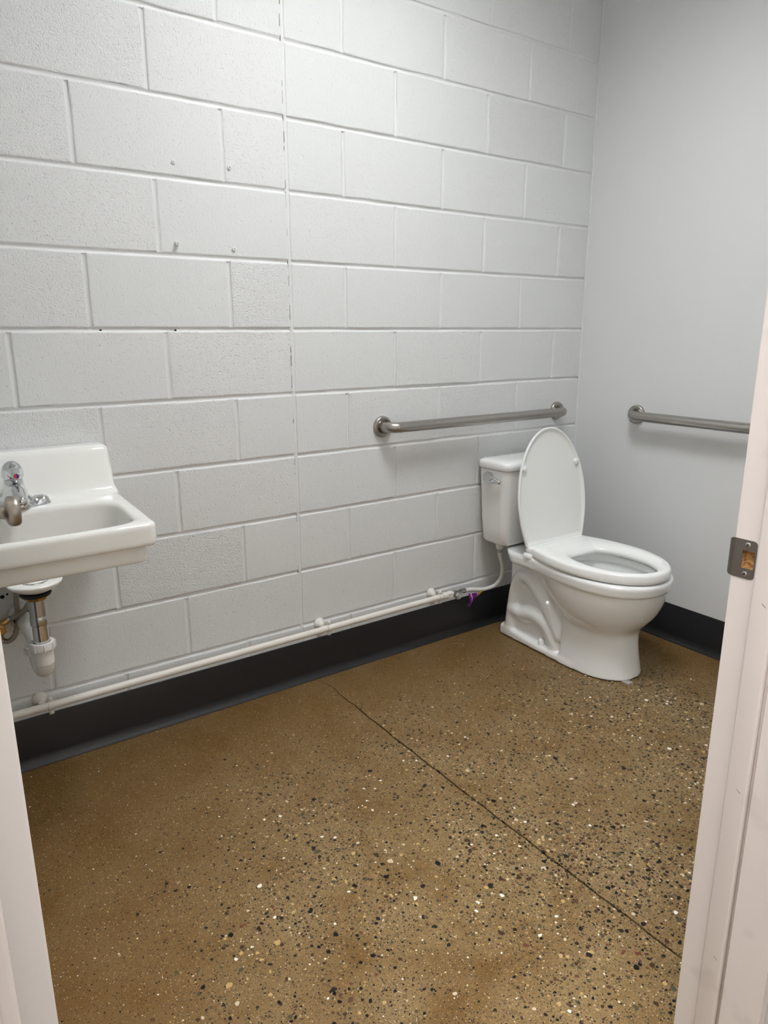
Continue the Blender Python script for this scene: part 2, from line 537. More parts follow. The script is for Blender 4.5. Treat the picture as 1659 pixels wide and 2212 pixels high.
LX0, LX1, LY0, LY1 = 0.1-0.315, 0.1+0.315, -0.92-0.315, -0.92+0.315      # opening for the recessed light
ceil = structure(obj('ceiling', join(box((XL-0.1, YF-0.02, ZC), (LX0, 0.1, ZC+0.1)), box((LX1, YF-0.02, ZC), (XR+0.1, 0.1, ZC+0.1)),
                                     box((LX0, YF-0.02, ZC), (LX1, LY0, ZC+0.1)), box((LX0, LY1, ZC), (LX1, 0.1, ZC+0.1))), 'ceiling'))
wall_right = structure(obj('wall_right', box((XR, YF-0.1, -0.02), (XR+0.12, 0.0, ZC)), 'wall'))
wall_left = structure(obj('wall_left', box((XL-0.12, YF-0.1, -0.02), (XL, 0.0, ZC)), 'wall'))
# door wall with its opening
JT = 0.018
wall_front = structure(obj('wall_front', join(
    box((XJ+JT, YH+0.004, -0.02), (XR+0.12, YF, ZC)),
    box((XL-0.12, YH+0.004, -0.02), (XD-JT, YF, ZC)),
    box((XD-JT, YH+0.004, 2.06+JT), (XJ+JT, YF, ZC))), 'wall'))
# hallway behind the camera: rough block face, far wall, ceiling
structure(obj('wall_hall', join(box((XJ+JT+0.004, YH-0.012, -0.02), (2.2, YH+0.003, ZC)),
                                box((-3.2, YH-0.012, -0.02), (XD-JT-0.004, YH+0.003, ZC)),
                                box((XD-JT-0.004, YH-0.012, 2.09), (XJ+JT+0.004, YH+0.003, ZC))), 'rough_wall'))
structure(obj('wall_hall_far', box((-3.2, -3.8, -0.02), (2.2, -3.7, ZC)), 'wall'))
structure(obj('wall_hall_left', box((-3.3, -3.8, -0.02), (-3.2, YH, ZC)), 'wall'))
structure(obj('wall_hall_right', box((2.2, -3.8, -0.02), (2.3, YH, ZC)), 'wall'))
structure(obj('ceiling_hall', box((-3.3, -3.8, ZC), (2.3, YH-0.012, ZC+0.1)), 'ceiling'))

# block wall: every block is a piece of its own, tooled joints between them
wall_back = structure(obj('wall_back', box((XL-0.12, 0.0095, -0.05), (XR+0.12, 0.12, ZC)), 'mortar'))
HJ = 0.0046
def block_mesh(x0, x1, z0, z1):
    nx = max(2, int(round((x1-x0)/0.07))); nz = 3
    per = [(x0+(x1-x0)*i/nx, z0) for i in range(nx)] + [(x1, z0+(z1-z0)*i/nz) for i in range(nz)] + \
          [(x1-(x1-x0)*i/nx, z1) for i in range(nx)] + [(x0, z1-(z1-z0)*i/nz) for i in range(nz)]
    cx, cz = (x0+x1)/2, (z0+z1)/2
    n = len(per); V = []
    ty, tx, tz = rng.normal(0, 0.0005), rng.normal(0, 0.0015), rng.normal(0, 0.0015)
    jit = rng.normal(0, 0.0006, (n, 2))
    for depth, ins in ((0.0095, 0.0), (0.0024, 0.0005), (0.0008, 0.0020), (0.0, 0.0046)):
        for k, (x, z) in enumerate(per):
            sx = 1 if x < cx-(x1-x0)/2+1e-6 else (-1 if x > cx+(x1-x0)/2-1e-6 else 0)
            sz = 1 if z < cz-(z1-z0)/2+1e-6 else (-1 if z > cz+(z1-z0)/2-1e-6 else 0)
            jx, jz = (jit[k, 0] if sx else 0), (jit[k, 1] if sz else 0)
            y = depth + (ty + tx*(x-cx) + tz*(z-cz) if depth < 0.009 else 0)
            V.append([x+sx*ins+jx, y, z+sz*ins+jz])
    F = []
    for r in range(3):
        for k in range(n):
            F.append([r*n+k, r*n+(k+1) % n, (r+1)*n+(k+1) % n, (r+1)*n+k])
    F.append([3*n+k for k in range(n)])
    return V, F
mort = []
def strip_h(x0, x1, z):
    n = max(2, int((x1-x0)/0.035)); V, F = [], []
    wz = np.cumsum(rng.normal(0, 0.00025, n+1)); wz -= np.linspace(0, wz[-1], n+1)
    wy = rng.normal(0, 0.0005, n+1)
    for i in range(n+1):
        x = x0+(x1-x0)*i/n
        for dz, y in ((-0.0080, 0.0014), (-0.0050, 0.0028), (-0.0018, 0.0042), (0.0018, 0.0042), (0.0050, 0.0028), (0.0080, 0.0014)):
            V.append([x, y+wy[i]+0.0004, z+dz*0.9+wz[i]])
    for i in range(n):
        for k in range(5): F.append([i*6+k, i*6+k+1, (i+1)*6+k+1, (i+1)*6+k])
    return V, F
def strip_v(x, z0, z1):
    V, F = strip_h(z0, z1, x)
    return [[c, b, a] for a, b, c in V], F
ROWS = 14
for k in range(ROWS):
    z0, z1 = ZB+k*BLK, min(ZB+(k+1)*BLK, ZC)
    if k > 0: mort.append(strip_h(XL, XR, z0))
    zb0 = z0+HJ if k else -0.02
    zb1 = z1-HJ if k < ROWS-1 else ZC
    first = 2*BLK if k % 2 else BLK
    for side in (1, -1):
        lim = XR if side > 0 else -XL
        a, w = 0.0, first
        while a < lim-0.01:
            b = min(a+w, lim)
            lo, hi = (a+HJ, b-HJ if b < lim else b)
            if hi-lo > 0.02:
                x0, x1 = (lo, hi) if side > 0 else (-hi, -lo)
                obj('block', block_mesh(x0, x1, zb0, zb1), 'block', wall_back)
            if b < lim: mort.append(strip_v(side*b, zb0, zb1))
            a, w = b, 2*BLK
obj('mortar_joints', join(*mort), 'mortar', wall_back, smooth=True)
# caulked control joint and the hairline splits along it
cjv, cjf = [], []
n = 160
for i in range(n+1):
    z = ZC*i/n
    w = 0.0006*math.sin(i*0.7)+rng.normal(0, 0.0004)
    for dx, y in ((-0.0085, 0.004), (-0.005, 0.0022), (0.0, 0.0012), (0.005, 0.0022), (0.0085, 0.004)):
        cjv.append([dx+w, y+rng.normal(0, 0.0003), z])
for i in range(n):
    for k in range(4): cjf.append([i*5+k, i*5+k+1, (i+1)*5+k+1, (i+1)*5+k])
obj('caulked_control_joint', (cjv, cjf), 'mortar', wall_back, smooth=True)
sp = []
z = 0.35
while z < 2.62:
    L = rng.uniform(0.006, 0.05)
    x = -0.0062 + rng.normal(0, 0.0006)
    w = rng.uniform(0.0003, 0.0008)
    if rng.random() < (0.8 if z > 1.2 else 0.35):
        sp.append(([[x-w, 0.0006, z], [x+w, 0.0006, z+0.002], [x+w*0.8, 0.0006, z+L], [x-w*0.6, 0.0006, z+L-0.002],
                    [x-w, 0.004, z], [x+w, 0.004, z+0.002], [x+w*0.8, 0.004, z+L], [x-w*0.6, 0.004, z+L-0.002]],
                   [[0, 1, 2, 3], [4, 5, 6, 7], [0, 1, 5, 4], [1, 2, 6, 5], [2, 3, 7, 6], [3, 0, 4, 7]]))
    z += L + rng.uniform(0.004, 0.03)
obj('hairline_split', join(*sp), plain('split_dark', srgb(96, 96, 94), 0.9).m, wall_back)  # thin dark grey boxes along the left edge of the caulk
for x in (-0.5845, -0.3765):
    obj('drilled_hole', lathe((x, 0.0046, 1.2284), (0, -1, 0), [(0, 0.0034), (0.0012, 0.0034)], 14), 'dark', wall_back)

corner_caulk = structure(obj('trim_4', tube([(XR-0.0005, -0.0008, 0.14), (XR-0.0005, -0.0008, ZC)], 0.0042, 10), 'mortar', smooth=True, angle=50))
# cove base
COVE = [(0, 0), (0.0190, 0), (0.0195, 0.0016), (0.0180, 0.0042), (0.0135, 0.0088), (0.0092, 0.0150), (0.0062, 0.0225), (0.0042, 0.032), (0.0034, 0.150), (0.0022, 0.1525), (0, 0.153)]
baseboard_back = structure(obj('baseboard_back', extrude_profile(COVE, XL+0.021, XR-0.0200, lambda s, p, q: [s, -p-0.0012, q]), 'rubber', smooth=True, angle=40))
baseboard_right = structure(obj('baseboard_right', extrude_profile(COVE, -0.0209, YF+0.002, lambda s, p, q: [XR-p-0.0002, s, q]), 'rubber', smooth=True, angle=40))

# ceiling lights: a square troffer recessed into the washroom ceiling, an added panel in the hallway to light the jambs
PX, PY, PH, PD = 0.1, -0.92, 0.30, 0.23
t = empty('ceiling_light', (PX, PY, ZC-0.004), 'square recessed ceiling light over the middle of the washroom', 'light')
obj('housing', join(box((PX-PH-0.02, PY-PH-0.02, ZC-0.004), (PX-PH, PY+PH+0.02, ZC+PD+0.03)), box((PX+PH, PY-PH-0.02, ZC-0.004), (PX+PH+0.02, PY+PH+0.02, ZC+PD+0.03)),
                  box((PX-PH, PY-PH-0.02, ZC-0.004), (PX+PH, PY-PH, ZC+PD+0.03)), box((PX-PH, PY+PH, ZC-0.004), (PX+PH, PY+PH+0.02, ZC+PD+0.03)),
                  box((PX-PH, PY-PH, ZC+PD+0.02), (PX+PH, PY+PH, ZC+PD+0.03))), plain('grey_housing', (0.22, 0.22, 0.22, 1), 0.6).m, t)
obj('diffuser', box((PX-PH, PY-PH, ZC+PD), (PX+PH, PY+PH, ZC+PD+0.008)), 'panel', t)
t = empty('hall_ceiling_light', (-1.1, -2.1, ZC-0.028), 'long ceiling light panel in the hallway behind the camera', 'light')
obj('frame', box((-2.35, -2.29, ZC-0.02), (0.15, -1.91, ZC)), 'trim', t)
obj('diffuser', box((-2.3, -2.25, ZC-0.028), (0.1, -1.95, ZC-0.02)), 'hall_panel', t)

# ------------------------------------------------------------------ door frame and door
trim_1 = empty('trim_1', (XJ, YF, 0)); structure(trim_1)
YE = -1.5585
obj('jamb', box((XJ, YH, 0.0), (XJ+JT, YE, 2.06), 0.0015), 'trim', trim_1)
obj('door_stop', box((XJ-0.0112, -1.6285, 0.0), (XJ+0.001, -1.5965, 2.06), 0.003, 3), 'trim', trim_1, smooth=True, angle=50)
obj('caulk_bead', tube([(XJ-0.0006, -1.6300, 0.0), (XJ-0.0006, -1.6300, 2.06)], 0.0022, 8), 'trim', trim_1, smooth=True)
obj('scuff_mark', join(*[([[XJ-0.01125, y-l, z-0.0022], [XJ-0.01125, y+l, z+0.0022], [XJ-0.01125, y+l, z+0.0010], [XJ-0.01125, y-l, z-0.0036]], [[0, 1, 2, 3]])
    for y, z, l in ((-1.6156, 0.853, 0.003), (-1.6168, 0.555, 0.0028), (-1.6177, 0.2466, 0.0028))]), plain('scuff', srgb(120, 112, 108), 0.8).m, trim_1)
trim_2 = empty('trim_2', (XD, YF, 0)); structure(trim_2)
obj('jamb', box((XD-JT, YH, 0.0), (XD, YE, 2.06), 0.0015), 'trim', trim_2)
obj('door_stop', box((XD-0.001, -1.6285, 0.0), (XD+0.0112, -1.5965, 2.06), 0.003, 3), 'trim', trim_2)
trim_3 = empty('trim_3', ((XD+XJ)/2, YF, 2.06)); structure(trim_3)
obj('head_jamb', box((XD-JT, YH, 2.06), (XJ+JT, YE, 2.06+JT), 0.0015), 'trim', trim_3)
obj('door_stop', box((XD, -1.6285, 2.049), (XJ, -1.5965, 2.0605), 0.003, 3), 'trim', trim_3)

# strike plate with curved lip, latch pocket in raw wood
def strike():
    zc, hz = 0.9083, 0.0286
    y0, y1 = -1.5915, YE                      # plate on the jamb face, then the lip
    hy0, hy1, hz0, hz1 = -1.5890, -1.5714, 0.8950, 0.9210
    r = 0.006
    # outer outline with rounded corners on the stop side, lip side slightly curved
    xs = XJ-0.0012
    prof = [(y0, 0.0), (hy0, 0.0), (hy1, 0.0), (y1, 0.0), (y1+0.004, 0.0006), (y1+0.0075, 0.0028), (y1+0.0095, 0.0062)]
    def half(y):
        if y < y0+r: return hz - r + math.sqrt(max(r*r-(y0+r-y)**2, 0))
        if y > y1: return hz - 0.0012*((y-y1)/0.0095) - 0.005*((y-y1)/0.0095)**4
        return hz
    cols = [y0, y0+0.0009, y0+0.0025, y0+0.006, hy1, y1] + [p[0] for p in prof[4:]]
    cols = sorted(set(cols + [hy0]))
    def dx(y):
        for (a, da), (b, db) in zip(prof[:-1], prof[1:]):
            if a <= y <= b: return da+(db-da)*(y-a)/(b-a)
        return 0
    V, F = [], []
    zf = [-1, None, None, 1]
    for y in cols:
        h = half(y)
        for z in (zc-h, min(max(hz0, zc-h), zc+h), min(hz1, zc+h), zc+h):
            V.append([xs+dx(y), y, z])
    nC = len(cols)
    for i in range(nC-1):
        for k in range(3):
            if k == 1 and cols[i] >= hy0-1e-6 and cols[i+1] <= hy1+1e-6: continue
            F.append([i*4+k, (i+1)*4+k, (i+1)*4+k+1, i*4+k+1])
    n0 = len(V)
    V2 = [[x+0.0014, y, z] for x, y, z in V]
    F2 = [[a+n0 for a in f][::-1] for f in F]
    # close outer rim
    from collections import Counter
    cnt = Counter()
    for f in F:
        for a, b in zip(f, f[1:]+f[:1]): cnt[(min(a, b), max(a, b))] += 1
    rim = [[a, b, b+n0, a+n0] for (a, b), c in cnt.items() if c == 1]
    sp = obj('strike_plate', (V+V2, F+F2+rim), 'plate', trim_1)
    sp['label'] = 'dark nickel strike plate with two screws'
    for z in (0.9298, 0.8868):
        s = obj('screw', lathe((xs+0.0006, -1.5780, z), (-1, 0, 0), [(0, 0.0040), (0.0008, 0.0040), (0.0014, 0.0032), (0.0015, 0.0012), (0.0006, 0.0009)], 18), 'dull_chrome', sp, smooth=True, angle=40)
    cr = []
    for z in (0.9298, 0.8868):
        for a in (0.6, 0.6+math.pi/2):
            c, s_ = math.cos(a)*0.0022, math.sin(a)*0.0022
            p, q = -math.sin(a)*0.0005, math.cos(a)*0.0005
            cr.append(([[xs-0.00095, -1.5780+c+p, z+s_+q], [xs-0.00095, -1.5780-c+p, z-s_+q], [xs-0.00095, -1.5780-c-p, z-s_-q], [xs-0.00095, -1.5780+c-p, z+s_-q]], [[0, 1, 2, 3]]))
    obj('screw_slots', join(*cr), 'dark', sp)
    # pocket
    a, b, c, d = hy0-0.0005, hy1+0.0005, hz0-0.0005, hz1+0.0005
    X0, X1 = XJ-0.0011, XJ+0.012
    V = [[X0, a, c], [X0, b, c], [X0, b, d], [X0, a, d], [X1, a, c], [X1, b, c], [X1, b, d], [X1, a, d]]
    obj('latch_pocket', (V, [[4, 5, 6, 7], [0, 1, 5, 4], [1, 2, 6, 5], [2, 3, 7, 6], [3, 0, 4, 7]]), 'wood', trim_1)
    return hy0, hy1, hz0, hz1
strike()
# cut the pocket through the jamb: rebuild the jamb around it
_j = [o for o in trim_1.children if o.name.startswith('jamb')][0]
bpy.data.objects.remove(_j)
_a, _b, _c, _d = -1.5895, -1.5709, 0.8945, 0.9215
def jamb_geo():
    ys = [YH, _a, _b, YE]; zs = [0.0, _c, _d, 2.06]
    V = [[XJ, y, z] for y in ys for z in zs] + [[XJ+JT, y, z] for y in ys for z in zs]
    F = []
    for i in range(3):
        for k in range(3):
            if i == 1 and k == 1: continue
            F.append([i*4+k, (i+1)*4+k, (i+1)*4+k+1, i*4+k+1])
    N = 16
    F += [[0, 4, 8, 12, N+12, N+8, N+4, N+0], [3, 7, 11, 15, N+15, N+11, N+7, N+3], [0, 1, 2, 3, N+3, N+2, N+1, N+0], [12, 13, 14, 15, N+15, N+14, N+13, N+12], [N+0, N+3, N+15, N+12]]
    return V, F
obj('jamb', jamb_geo(), 'trim', trim_1)

# door, standing open at a right angle into the room
HX, HY = XD+0.003, YE+0.002
DW, DT = 0.955, 0.035
phi = math.radians(85.9)
ca, sa = math.cos(phi), math.sin(phi)
def door_pt(w, t, z):      # w along the leaf from the hinge, t = thickness towards the room's middle
    return [HX + w*ca + t*sa, HY + w*sa - t*ca, z]
def door_map(geo): return [door_pt(*v) for v in geo[0]], geo[1]
door_1 = empty('door_1', (HX, HY, 0.012)); structure(door_1)
obj('leaf', door_map(box((0.002, 0.0, 0.012), (DW, DT, 2.045), 0.0022, 3)), 'door', door_1, smooth=True, angle=50)
KW, KZ = DW-0.080, 0.916
A_ = (sa, -ca, 0)
def knob(side):
    o = door_pt(KW, DT if side > 0 else 0.0, KZ)
    ax = A_ if side > 0 else (-A_[0], -A_[1], 0)
    k = obj('door_knob', lathe(o, ax, [(0.0, 0.012), (0.012, 0.0115), (0.032, 0.0112), (0.0385, 0.0130), (0.0415, 0.0180), (0.0440, 0.0235), (0.0475, 0.0262), (0.0530, 0.0274),
                                       (0.058, 0.0272), (0.0615, 0.0262), (0.0632, 0.0248), (0.0640, 0.0235), (0.0650, 0.0228), (0.0660, 0.012), (0.0662, 0.0)], 40), 'nickel', door_1, smooth=True, angle=50)
    k['label'] = 'satin nickel door knob'
    obj('rose', lathe(o, ax, [(0, 0.033), (0.003, 0.033), (0.007, 0.030), (0.010, 0.022), (0.012, 0.014)], 36), 'nickel', k, smooth=True, angle=50)
knob(1); knob(-1)
for z in (0.25, 1.03, 1.82):
    obj('hinge', tube([(HX-0.001, HY+0.004, z-0.045), (HX-0.001, HY+0.004, z+0.045)], 0.006, 14), 'nickel', door_1, smooth=True, angle=50)

# ------------------------------------------------------------------ toilet
TX = 0.985                                   # axis of the toilet; u = x - TX, v = distance from the block wall
def cr(zq, zs, vs):
    """smooth curve through knots, evaluated on an array"""
    pts = np.array(spline(list(zip(zs, vs)), 24))
    zz, vv = pts[:, 0], pts[:, 1]
    k = np.argsort(zz)
    return np.interp(zq, zz[k], vv[k]).astype(np.float32)
def egg(U, V, a, vc, vf, vb, p=2.2):
    b = np.where(V > vc, vf-vc, vc-vb)
    q = ((np.abs(U)/a)**p + (np.abs(V-vc)/b)**p)**(1/p)
    return (q-1)*np.minimum(a, b)
def to_world_t(P): return np.c_[P[:, 0]+TX, -P[:, 1], P[:, 2]]
toilet = empty('toilet', (TX, -0.36, 0.0), 'white two-piece toilet with its lid up in the corner by the grab bars', 'toilet')
def toilet_bowl():
    h = 0.004
    U, V, Z, ax = grid((-0.216, 0.03, -0.02), (0.216, 0.80, 0.42), h)
    aU = np.abs(U)
    zr = 0.388
    z1 = ax[2][None, None, :]
    K = [0.10, 0.14, 0.17, 0.20, 0.24, 0.29, 0.34, 0.375, 0.40]
    a = cr(z1, K, [0.100, 0.103, 0.116, 0.139, 0.164, 0.179, 0.186, 0.189, 0.190]) - 0.005*(z1 < 0.345)
    vf = cr(z1, K, [0.640, 0.648, 0.665, 0.693, 0.723, 0.745, 0.757, 0.762, 0.763]) - 0.006*(z1 < 0.345)
    vb = cr(z1, K, [0.44, 0.43, 0.41, 0.375, 0.33, 0.28, 0.24, 0.21, 0.20])
    bowl = egg(U, V, a, 0.53, vf, vb, 2.25)
    bowl = smax(bowl, Z-zr, 0.014)
    bowl = smax(bowl, 0.135-Z, 0.03)
    # front column of the pedestal, cut off square towards the trapway
    K = [-0.02, 0.0, 0.03, 0.07, 0.12, 0.17, 0.22, 0.28]
    a = cr(z1, K, [0.129, 0.128, 0.124, 0.119, 0.115, 0.115, 0.120, 0.13])
    vf = cr(z1, K, [0.686, 0.685, 0.679, 0.671, 0.664, 0.663, 0.668, 0.68])
    col = egg(U, V, a, 0.50, vf, 0.28, 2.3)
    col = smax(col, 0.425-V, 0.012)
    col = smax(col, Z-0.25, 0.03)
    d = smin(bowl, col, 0.016)
    # deck under the tank with clipped rear corners
    deck = sd_box(U, V, Z, (-0.160, 0.075, 0.338), (0.160, 0.46, zr), 0.016)
    deck = smax(deck, (aU-0.160)*0.75-(V-0.175)*0.66+(0.388-Z)*0.35, 0.012)
    d = smin(d, deck, 0.03)
    # recessed web with the trapway standing out of it
    web = sd_box(U, V, Z, (-0.090, 0.133, 0.0), (0.090, 0.47, 0.36), 0.01)
    d = smin(d, web, 0.016)
    arch = spline([(0.088, 0.146, 0.02), (0.087, 0.156, 0.14), (0.086, 0.172, 0.235), (0.086, 0.205, 0.276), (0.086, 0.252, 0.262), (0.086, 0.308, 0.214), (0.086, 0.358, 0.158), (0.086, 0.405, 0.09)], 5)
    sw = spline([(0.084, 0.165, 0.125), (0.084, 0.205, 0.115), (0.085, 0.255, 0.130), (0.085, 0.305, 0.128), (0.085, 0.348, 0.103), (0.084, 0.378, 0.060), (0.082, 0.388, 0.02)], 5)
    d = smin(d, sd_tube(aU, V, Z, arch, 0.027), 0.012)
    d = smin(d, sd_tube(aU, V, Z, sw, 0.032), 0.010)
    # foot plate
    vv = ax[1][None, :, None]
    w = np.interp(vv, [0.09, 0.30, 0.4355, 0.53, 0.585, 0.6176, 0.642, 0.66, 0.672, 0.681, 0.684], [0.112, 0.121, 0.1265, 0.1235, 0.113, 0.099, 0.083, 0.066, 0.048, 0.022, 0.0]).astype(np.float32)
    ft = (aU-w)*0.95 + 0*Z
    ft = smax(smax(ft, 0.096-V, 0.024), V-0.50, 0.01)
    ft = smax(ft, Z-cr(vv, [0.05, 0.14, 0.2, 0.3, 0.45, 0.7], [0.046, 0.044, 0.036, 0.029, 0.026, 0.024]), 0.014)
    d = smin(d, ft, 0.010)
    # inside of the bowl
    K = [0.17, 0.20, 0.24, 0.28, 0.32, 0.345, 0.355, 0.365, 0.40]
    a = cr(z1, K, [0.040, 0.060, 0.092, 0.118, 0.136, 0.143, 0.148, 0.136, 0.134])
    vf = cr(z1, K, [0.62, 0.64, 0.668, 0.690, 0.705, 0.712, 0.718, 0.706, 0.704])
    vb = cr(z1, K, [0.46, 0.44, 0.42, 0.395, 0.375, 0.365, 0.360, 0.372, 0.374])
    cav = smax(egg(U, V, a, 0.54, vf, vb, 2.15), 0.185-Z, 0.03)
    d = smax(d, -cav, 0.006)
    d = np.maximum(d, 0.0035-Z)
    Vt, F = surface_nets(d, ax, h, 3)
    return to_world_t(Vt), F
bowl = obj('bowl', toilet_bowl(), 'porcelain', toilet, smooth=True)
bowl['label'] = 'white porcelain bowl with exposed trapway'
obj('flush_port', box((TX-0.035, -0.405, 0.262), (TX+0.03, -0.385, 0.300), 0.006), 'dark', bowl)
obj('bowl_water', lathe((TX, -0.53, 0.205), (0, 0, 1), [(0, 0.05), (0.001, 0.05)], 28), plain('still_water', (0.35, 0.40, 0.40, 1), 0.02).m, bowl)
for s in (-1, 1):
    obj('bolt_cap', lathe((TX+s*0.100, -0.325, 0.024), (0, 0, 1), [(0, 0.0145), (0.016, 0.0130), (0.024, 0.0110), (0.028, 0.006), (0.0286, 0)], 20), 'seat', toilet, smooth=True, angle=60)
obj('shim', box((TX-0.055, -0.700, 0.0004), (TX-0.028, -0.640, 0.0045), 0.001), 'shim', toilet)

def rrect(hx, y0, y1, r, n=6):
    """rounded rectangle outline in (u, v)"""
    P = []
    for cx, cy, a0 in ((hx-r, y1-r, 0), (-hx+r, y1-r, 90), (-hx+r, y0+r, 180), (hx-r, y0+r, 270)):
        for k in range(n+1):
            a = math.radians(a0+90*k/n)
            P.append((cx+r*math.cos(a), cy+r*math.sin(a)))
    return P
def loft(rings, close=True):
    n = len(rings[0]); V = [p for r in rings for p in r]; F = []
    for i in range(len(rings)-1):
        for k in range(n): F.append([i*n+k, i*n+(k+1) % n, (i+1)*n+(k+1) % n, (i+1)*n+k])
    if close:
        F.append(list(range(n))[::-1]); F.append([(len(rings)-1)*n+k for k in range(n)])
    return V, F
def rings_rr(levels, n=7):
    return [[[TX+u, -v, z] for u, v in rrect(hx, y0, y1, r, n)] for z, hx, y0, y1, r in levels]
tank = obj('tank', loft(rings_rr([(0.392, 0.135, 0.045, 0.140, 0.03), (0.394, 0.148, 0.034, 0.152, 0.03), (0.400, 0.158, 0.026, 0.161, 0.03), (0.410, 0.163, 0.022, 0.166, 0.03),
    (0.47, 0.168, 0.020, 0.169, 0.03), (0.56, 0.174, 0.018, 0.173, 0.03), (0.65, 0.179, 0.016, 0.176, 0.03), (0.701, 0.182, 0.015, 0.178, 0.03)])), 'porcelain', toilet, smooth=True, angle=35)
obj('tank_lid', loft(rings_rr([(0.703, 0.180, 0.014, 0.178, 0.03), (0.7035, 0.186, 0.011, 0.184, 0.033), (0.706, 0.188, 0.010, 0.186, 0.034), (0.722, 0.1885, 0.0095, 0.1865, 0.034),
    (0.730, 0.1865, 0.011, 0.1845, 0.034), (0.735, 0.181, 0.015, 0.179, 0.034), (0.7385, 0.170, 0.024, 0.168, 0.034), (0.7405, 0.14, 0.045, 0.145, 0.03), (0.7412, 0.08, 0.07, 0.12, 0.02)])), 'porcelain', toilet, smooth=True, angle=50)
# trip lever on the side of the tank
def lever():
    h = 0.0015
    U, V, Z, ax = grid((-0.040, 0.05, 0.635), (0.012, 0.175, 0.705), h)   # U relative to the tank side
    d = sd_tube(U, V, Z, [(0.002, 0.088, 0.672), (-0.012, 0.088, 0.672)], [0.019, 0.0185])
    pad = spline([(-0.016, 0.086, 0.673), (-0.0205, 0.105, 0.671), (-0.0195, 0.13, 0.6655), (-0.0155, 0.152, 0.6615)], 5)
    arm = sd_tube(U, V, Z, pad, list(np.linspace(0.0190, 0.0090, len(pad))))
    arm = smax(arm, np.abs(U-np.interp(V, [p[1] for p in pad], [p[0] for p in pad]))-0.0075, 0.004)
    d = smin(d, arm, 0.008)
    P, F = surface_nets(d, ax, h, 2)
    return np.c_[P[:, 0]+TX-0.181, -P[:, 1], P[:, 2]], F
tl = obj('trip_lever', lever(), 'chrome', toilet, smooth=True)
tl['label'] = 'chrome flush lever on the tank side'

# seat and lid share one outline
def outline(a, vc, vf, vb, hb, rc=0.02, n=40, p=2.1):
    P = []
    # right side from back to front, then mirrored
    nb = 14
    for i in range(nb):
        t = i/(nb-1)
        v = vb+rc + (vc-vb-rc)*t
        w = hb + (a-hb)*(1-((vc-v)/(vc-vb))**2)
        P.append((w, v))
    for k in range(1, n+1):
        th = math.pi/2*k/n
        P.append((a*math.cos(th)**(2/p), vc+(vf-vc)*math.sin(th)**(2/p)))
    left = [(-u, v) for u, v in P[-2::-1]]
    w0 = P[0][0]
    corner = [(-w0+rc*(1-math.cos(b))*0.9, vb+rc-rc*math.sin(b)) for b in np.linspace(0, math.pi/2, 6)][1:]
    back = corner + [(-u, v) for u, v in corner[::-1]]
    return P + left + back
def offset_poly(P, d):
    P = np.array(P); T = np.roll(P, -1, 0)-np.roll(P, 1, 0)
    T /= np.maximum(np.linalg.norm(T, axis=1, keepdims=True), 1e-9)
    N = np.c_[-T[:, 1], T[:, 0]]                       # points inwards for a counter-clockwise outline
    return P + N*d
SO = outline(0.190, 0.490, 0.760, 0.286, 0.150, 0.016, 40, 2.04)
def seat_geo():
    O = np.array(SO)
    cen = np.array([0, 0.548])
    ang = np.arctan2(O[:, 1]-cen[1], O[:, 0])
    # hole outline sampled in the same directions (egg)
    def hole(s):
        H = []
        for a_ in ang:
            c, s_ = math.cos(a_), math.sin(a_)
            av = 0.118*s; bf = 0.164*s if s_ > 0 else 0.162*s
            pp = 2.15
            r = ((abs(c)/av)**pp+(abs(s_)/bf)**pp)**(-1/pp)
            H.append((cen[0]+c*r, cen[1]+s_*r))
        return np.array(H)
    zt, zb = 0.4285, 0.392
    rings = []
    def add(P, z): rings.append([[TX+u, -v, z] for u, v in P])
    H0 = hole(1.0)
    add(offset_poly(SO, 0.010), zb)
    add(offset_poly(SO, 0.003), zb+0.001)
    add(offset_poly(SO, 0.0005), zb+0.004)
    add(offset_poly(SO, 0.0005), zb+0.012)
    add(offset_poly(SO, 0.0018), zb+0.0265)
    add(offset_poly(SO, 0.0036), zb+0.0312)
    add(offset_poly(SO, 0.0066), zb+0.0340)
    add(offset_poly(SO, 0.0120), zt-0.0010)
    add(offset_poly(SO, 0.022), zt-0.0002)
    Oin = offset_poly(SO, 0.022)
    Hout = hole(1.17)
    add(Oin*0.5+Hout*0.5, zt)
    add(Hout, zt-0.0025)
    add(hole(1.10), zt-0.0070)
    add(hole(1.035), zt-0.0130)
    add(hole(1.0), zt-0.020)
    add(hole(1.0), zt-0.026)
    add(hole(1.03), zb+0.004)
    add(hole(1.08), zb+0.001)
    V, F = loft(rings, close=False)
    n = len(SO); m = len(rings)
    for k in range(n): F.append([(m-1)*n+k, (m-1)*n+(k+1) % n, (k+1) % n, k])
    return V, F
seat = obj('seat', seat_geo(), 'seat', toilet, smooth=True, angle=60)
for s in (-0.152, 0.152):
    for v in (0.40, 0.56):
        obj('seat_bumper', box((TX+s-0.012, -v-0.012, 0.3875), (TX+s+0.012, -v+0.012, 0.394), 0.002), 'seat', seat)

